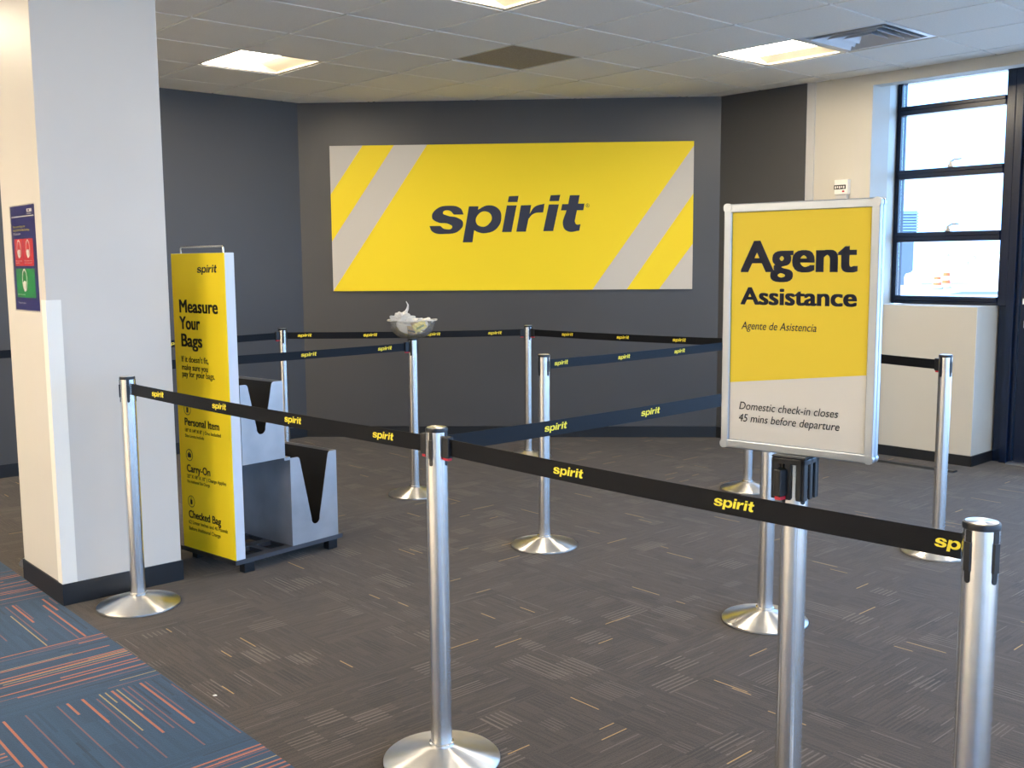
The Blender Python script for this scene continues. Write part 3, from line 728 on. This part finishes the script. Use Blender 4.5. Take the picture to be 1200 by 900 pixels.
# x = along the front (towards the bins), y = to the back
PWd = 0.445
pf = MB(Matrix(((0, 1, 0, 0), (-1, 0, 0, 0), (0, 0, 1, 0), (0, 0, 0, 1))))      # face frame: x' = u - width, y' = into the panel
zb0, zt0 = 0.071, 1.546
bd = MB().box(0.003, 0.055, 0.0, PWd, zb0, zt0)
bd.build('panel_body', M_whitem, o, bevel=0.002)
fc = MB(pf.M.copy()); fc.box(-PWd + 0.001, -0.001, 0.0, 0.003, zb0 + 0.001, zt0 - 0.001)
fc.build('yellow_face', M_yellow, o)
tx = MB(pf.M.copy())
def tz(s, u0, u1, z, cap, bold=0.02): tx.text2d(s, u0 - PWd, u1 - PWd, z, cap, -0.0008, 0, bold)
tx.text2d(WM, .221 - PWd, .385 - PWd, 1.4535, 0.0265, -0.0008)
tz('Measure', .055, .380, 1.260, .063, .034); tz('Your', .052, .228, 1.178, .063, .034); tz('Bags', .060, .240, 1.093, .063, .034)
tz("If it doesn't fit,", .055, .285, 1.016, .029); tz('make sure you', .055, .277, .976, .029); tz('pay for your bags.', .055, .333, .943, .029)
tz('Personal Item', .057, .352, .699, .037, .032); tz('18" X 14" X 8" | One Included', .058, .362, .666, .017); tz('Size Limits Include', .056, .220, .639, .015, .01)
tz('Carry-On', .058, .260, .464, .037, .032); tz('22" X 18" X 10" | Charge Applies', .057, .391, .433, .017); tz('No Additional Size Charge', .058, .251, .408, .015, .01)
tz('Checked Bag', .057, .334, .229, .038, .032); tz('62 Linear Inches and 40 Pounds', .055, .387, .198, .018, .01); tz('Before Additional Charge', .055, .325, .165, .018, .01)
for zc, kind in ((.780, 0), (.549, 1), (.313, 2)):
    uc = .085 - PWd; n = 28
    for k in range(n):
        t0, t1 = 2 * math.pi * k / n, 2 * math.pi * (k + 1) / n
        tx.add([(uc + r * math.cos(t), -0.0008, zc + r * math.sin(t)) for r, t in ((.030, t0), (.030, t1), (.0265, t1), (.0265, t0))], [(0, 1, 2, 3)])
    def bx_(x0, x1, z0, z1): tx.add([(uc + x0, -0.0009, zc + z0), (uc + x1, -0.0009, zc + z0), (uc + x1, -0.0009, zc + z1), (uc + x0, -0.0009, zc + z1)], [(0, 1, 2, 3)])
    if kind == 0: bx_(-.009, .009, -.017, .010); bx_(-.005, .005, .012, .018)
    if kind == 1: bx_(-.015, .015, -.012, .009); bx_(-.006, .006, .010, .015)
    if kind == 2: bx_(-.009, .009, -.015, .010); bx_(-.006, -.004, .010, .019); bx_(.004, .006, .010, .019); bx_(-.006, .006, .018, .020)
tx.build('lettering', M_blackp, o)
hd = MB().tube([(0.028, 0.045, zt0 - 0.004), (0.028, 0.045, zt0 + 0.024), (0.028, 0.053, zt0 + 0.031), (0.028, 0.392, zt0 + 0.031), (0.028, 0.40, zt0 + 0.024), (0.028, 0.40, zt0 - 0.004)], 0.005, 10)
hd.build('carry_handle', M_steel, o)
pl = MB()
X0, X1, Y0, Y1 = -0.006, 0.662, -0.006, PWd + 0.02
for y0, y1 in ((Y0, 0.05), (0.17, 0.23), (0.35, Y1)): pl.box(X0, X1, y0, y1, 0.050, 0.071)
for x0, x1 in ((X0, 0.06), (0.20, 0.24), (0.33, 0.36), (0.62, X1)): pl.box(x0, x1, Y0 + 0.001, Y1 - 0.001, 0.0502, 0.0708)
pl.build('platform', mat('dark_steel', (0.10, 0.10, 0.11), 0.45, metal=0.7), o)
for x, y in ((0.075, 0.02), (0.60, 0.02), (0.075, PWd - 0.02), (0.60, PWd - 0.02)):
    MB().box(x - 0.03, x + 0.03, y - 0.022, y + 0.022, 0.0, 0.050).build('foot', M_black, o, bevel=0.004)
def bin_part(x0, x1, z0, z1, nl, nr, nz, name):
    """open-topped sheet metal bin with a V notch in its front"""
    y1 = PWd - 0.01; t = 0.0035; r = 0.026
    root = MB()
    xm = (nl + nr) / 2; zt = z1; rr = 0.018
    poly = [(x0, z0), (x1, z0), (x1, zt)]
    def arc(cx_, cz_, r_, a0, a1, n=6): return [(cx_ + r_ * math.cos(math.radians(a0 + (a1 - a0) * k / n)), cz_ + r_ * math.sin(math.radians(a0 + (a1 - a0) * k / n))) for k in range(n + 1)]
    right = [(x1, zt)] ; 
    pts = [(x0, z0), (x1, z0), (x1, zt)] + arc(nr + rr + 0.004, zt - rr, rr, 90, 172) + arc(xm, nz + r, r, 8 - 0, -188, 14) + arc(nl - rr - 0.004, zt - rr, rr, 8, 90) + [(x0, zt)]
    root.prism(pts, 'y', 0.0, t)
    root.box(x0, x0 + t, t, y1, z0, z1); root.box(x1 - t, x1, t, y1, z0, z1); root.box(x0 + t, x1 - t, y1 - t, y1, z0, z1); root.box(x0 + t, x1 - t, t, y1 - t, z0, z0 + t)
    root.box(x0 + t, x0 + t + 0.001, t + .001, y1 - t, z0 + t, z1 - 0.012, 1); root.box(x1 - t - 0.001, x1 - t, t + .001, y1 - t, z0 + t, z1 - 0.012, 1); root.box(x0 + t, x1 - t, y1 - t - 0.001, y1 - t, z0 + t, z1 - 0.012, 1)  # thin dark sheets on the inner faces
    return root.build(name, [M_bin, M_bindark], o)
bin_part(0.058, 0.310, 0.530, 0.918, 0.108, 0.237, 0.668, 'upper_bin')
bin_part(0.340, 0.638, 0.071, 0.523, 0.404, 0.578, 0.158, 'lower_bin')
# frame carrying the upper bin off the lower one
MB().box(0.306, 0.342, 0.001, PWd - 0.012, 0.515, 0.530).build('bin_bracket', M_bin, o)
MB().box(0.056, 0.338, PWd - 0.03, PWd - 0.02, 0.071, 0.53).build('back_sheet', M_bin, o)

# ------------------------------------------------------------------ bowl with wrappers on the post
dx, dy = PT['D']; bz = PH_ + 0.0022
M_clear = glass_mat('clear_plastic', tint=(0.97, 0.98, 0.98), gloss=0.9, rough=0.08, body=0.20)
M_film = glass_mat('white_film', gloss=0.5, rough=0.15, body=0.9)
M_paper = mat('crumpled_paper', srgb(244, 240, 230), 0.8)
M_pack = mat('yellow_packet', srgb(250, 228, 110), 0.45)
M_tan = mat('tan_packet', srgb(196, 160, 96), 0.5)
o = thing('plastic_bowl', 'clear plastic bowl of crumpled wrappers balanced on a belt post', 'bowl', (dx, dy, bz))
prof = [(0.045, 0.0)] + [(0.05 + 0.092 * math.sin(t), 0.104 * (1 - math.cos(t)) ) for t in [math.pi / 2 * k / 10 for k in range(1, 11)]] + [(0.146, 0.112)]
bm_ = MB(); seg = 48
full = prof + [(r - 0.0016, z + 0.0016) for r, z in prof[::-1]]
vs = [(r * math.cos(2 * math.pi * k / seg), r * math.sin(2 * math.pi * k / seg), z) for r, z in full for k in range(seg)]
fs = [(i * seg + k, i * seg + (k + 1) % seg, (i + 1) * seg + (k + 1) % seg, (i + 1) * seg + k) for i in range(len(full) - 1) for k in range(seg)]
bm_.add(vs, fs, 0, True); bm_.add(vs[:seg], [list(range(seg))[::-1]]); bm_.add(vs[-seg:], [list(range(seg))]); bm_.build('bowl_body', M_clear, o)
rimv = []
rm = MB(); prr = [(0.144, 0.110), (0.160, 0.113), (0.160, 0.116), (0.144, 0.113)]
vs = [(r * math.cos(2 * math.pi * k / seg), r * math.sin(2 * math.pi * k / seg), z + 0.003 * math.sin(5 * 2 * math.pi * k / seg)) for r, z in prr + prr[:1] for k in range(seg)]
rm.add(vs, [(i * seg + k, i * seg + (k + 1) % seg, (i + 1) * seg + (k + 1) % seg, (i + 1) * seg + k) for i in range(4) for k in range(seg)], 0, True); rm.build('rim', M_film, o)
cz = bz
o = thing('plastic_film', 'crumpled translucent film bulging over the edge of the bowl', 'wrapper', (dx - 0.062, dy - 0.02, cz + 0.066))
fb = MB().blob((0, 0, 0.048), 0.058, 3, 0.55, 2.4, 4, (1.15, .9, .85)); fb.tube([(0.02, 0, 0.09), (0.035, 0, 0.12), (0.04, -0.01, 0.145), (0.028, -0.01, 0.168)], [0.012, 0.008, 0.005, 0.002], 6)
fb.build('film', M_film, o)
def packet(name, lab, cat, cx_, cy_, cz_, w, h, th, rot, m, mark=None):
    p_ = thing(name, lab, cat, (dx + cx_, dy + cy_, cz + cz_)); p_.rotation_euler = rot
    n = 10; b = MB(); vs = []; fs = []
    for s in (1, -1):
        for i in range(n + 1):
            for j in range(n + 1):
                x, z = -1 + 2 * i / n, -1 + 2 * j / n
                bul = (1 - x * x) * (1 - z ** 4) * th * 0.5 * s
                vs.append((x * w / 2, -bul + 0.004 * math.sin(9 * x + 5 * z), z * h / 2 + 0.002 * math.sin(7 * x)))
    N_ = (n + 1) * (n + 1)
    for i in range(n):
        for j in range(n):
            q_ = (i * (n + 1) + j, (i + 1) * (n + 1) + j, (i + 1) * (n + 1) + j + 1, i * (n + 1) + j + 1)
            fs.append(q_); fs.append(tuple(N_ + t for t in q_[::-1]))
    b.add(vs, fs, 0, True); b.build('pouch', m, p_)
    if mark:
        k = MB(); k.box(-w * .32, w * .32, -th * .5 - 0.004, -th * .5 - 0.002, -h * .12, h * .10); k.build('print_band', mark, p_)
    return p_
M_green = mat('packet_green', srgb(120, 140, 40), 0.5)
packet('snack_packet', 'yellow snack packet with a green band, upright in the bowl', 'packet', 0.052, -0.060, 0.076, 0.085, 0.060, 0.016, (0.25, -0.45, 0.3), M_pack, M_green)
packet('snack_packet', 'tan snack packet lying low in the middle of the bowl', 'packet', 0.002, -0.058, 0.052, 0.075, 0.050, 0.016, (0.5, 0.25, 0.1), M_tan, M_blackp)
packet('snack_packet', 'small orange tan packet upright in the middle of the bowl', 'packet', 0.000, -0.03, 0.088, 0.05, 0.055, 0.014, (0.2, 0.5, -0.1), M_tan)
packet('snack_packet', 'pale yellow snack packet at the left side of the bowl under the film', 'packet', -0.062, -0.045, 0.045, 0.08, 0.045, 0.014, (0.5, 0.35, -0.3), M_pack, M_green)
packet('snack_packet', 'white snack packet at the right side of the bowl', 'packet', 0.088, -0.020, 0.090, 0.05, 0.05, 0.014, (0.2, -0.6, 0.5), M_paper)
packet('snack_packet', 'pale packet at the back of the bowl', 'packet', 0.02, 0.045, 0.080, 0.12, 0.06, 0.014, (-0.4, 0.1, 0.1), M_paper)
o = thing('paper_napkin', 'folded off white paper napkin against the inner side of the bowl', 'napkin', (dx - 0.058, dy - 0.068, cz + 0.064)); o.rotation_euler = (0.42, 0.12, -0.35)
nm = MB().box(-0.034, 0.034, -0.003, 0.003, -0.03, 0.03).box(-0.030, 0.034, -0.006, -0.003, -0.026, 0.03); nm.build('folded_sheet', M_paper, o, bevel=0.001)
for k in range(7):
    x = -0.005 + 0.021 * k; y = -0.05 + 0.02 * (k % 3)
    m = MB().blob((0, 0, 0), 0.017 + 0.004 * (k % 2), 20 + k, 0.6, 2.5, 2, (1.1, .9, .7))
    o = m.build('paper_scrap', M_paper if k % 3 else M_film); o.location = (dx + x, dy + y, cz + 0.108 + 0.006 * (k % 2))
    tag(o, 'crumpled white paper scrap heaped on top in the clear bowl', 'paper scrap', 'paper scraps in the bowl')

# ------------------------------------------------------------------ small things on the floor
m = MB().blob((0, 0, 0.003), 0.006, 77, 0.5, 2.2, 2, (1.3, .8, .5)); o = m.build('paper_scrap', M_paper); o.location = (-1.04, 3.401, 0)
tag(o, 'tiny white paper scrap on the carpet seam near the blue carpet', 'paper scrap')
cc = MB().prism([(7.015, 0.0), (7.095, 0.0), (7.075, 0.012), (7.035, 0.012)], 'y', 3.17, 4.0)  # low dark strip lying on the carpet
o = cc.build('floor_strip', M_base, rotz=YAW); tag(o, 'flat black strip on the carpet before the cream box', 'cable cover')
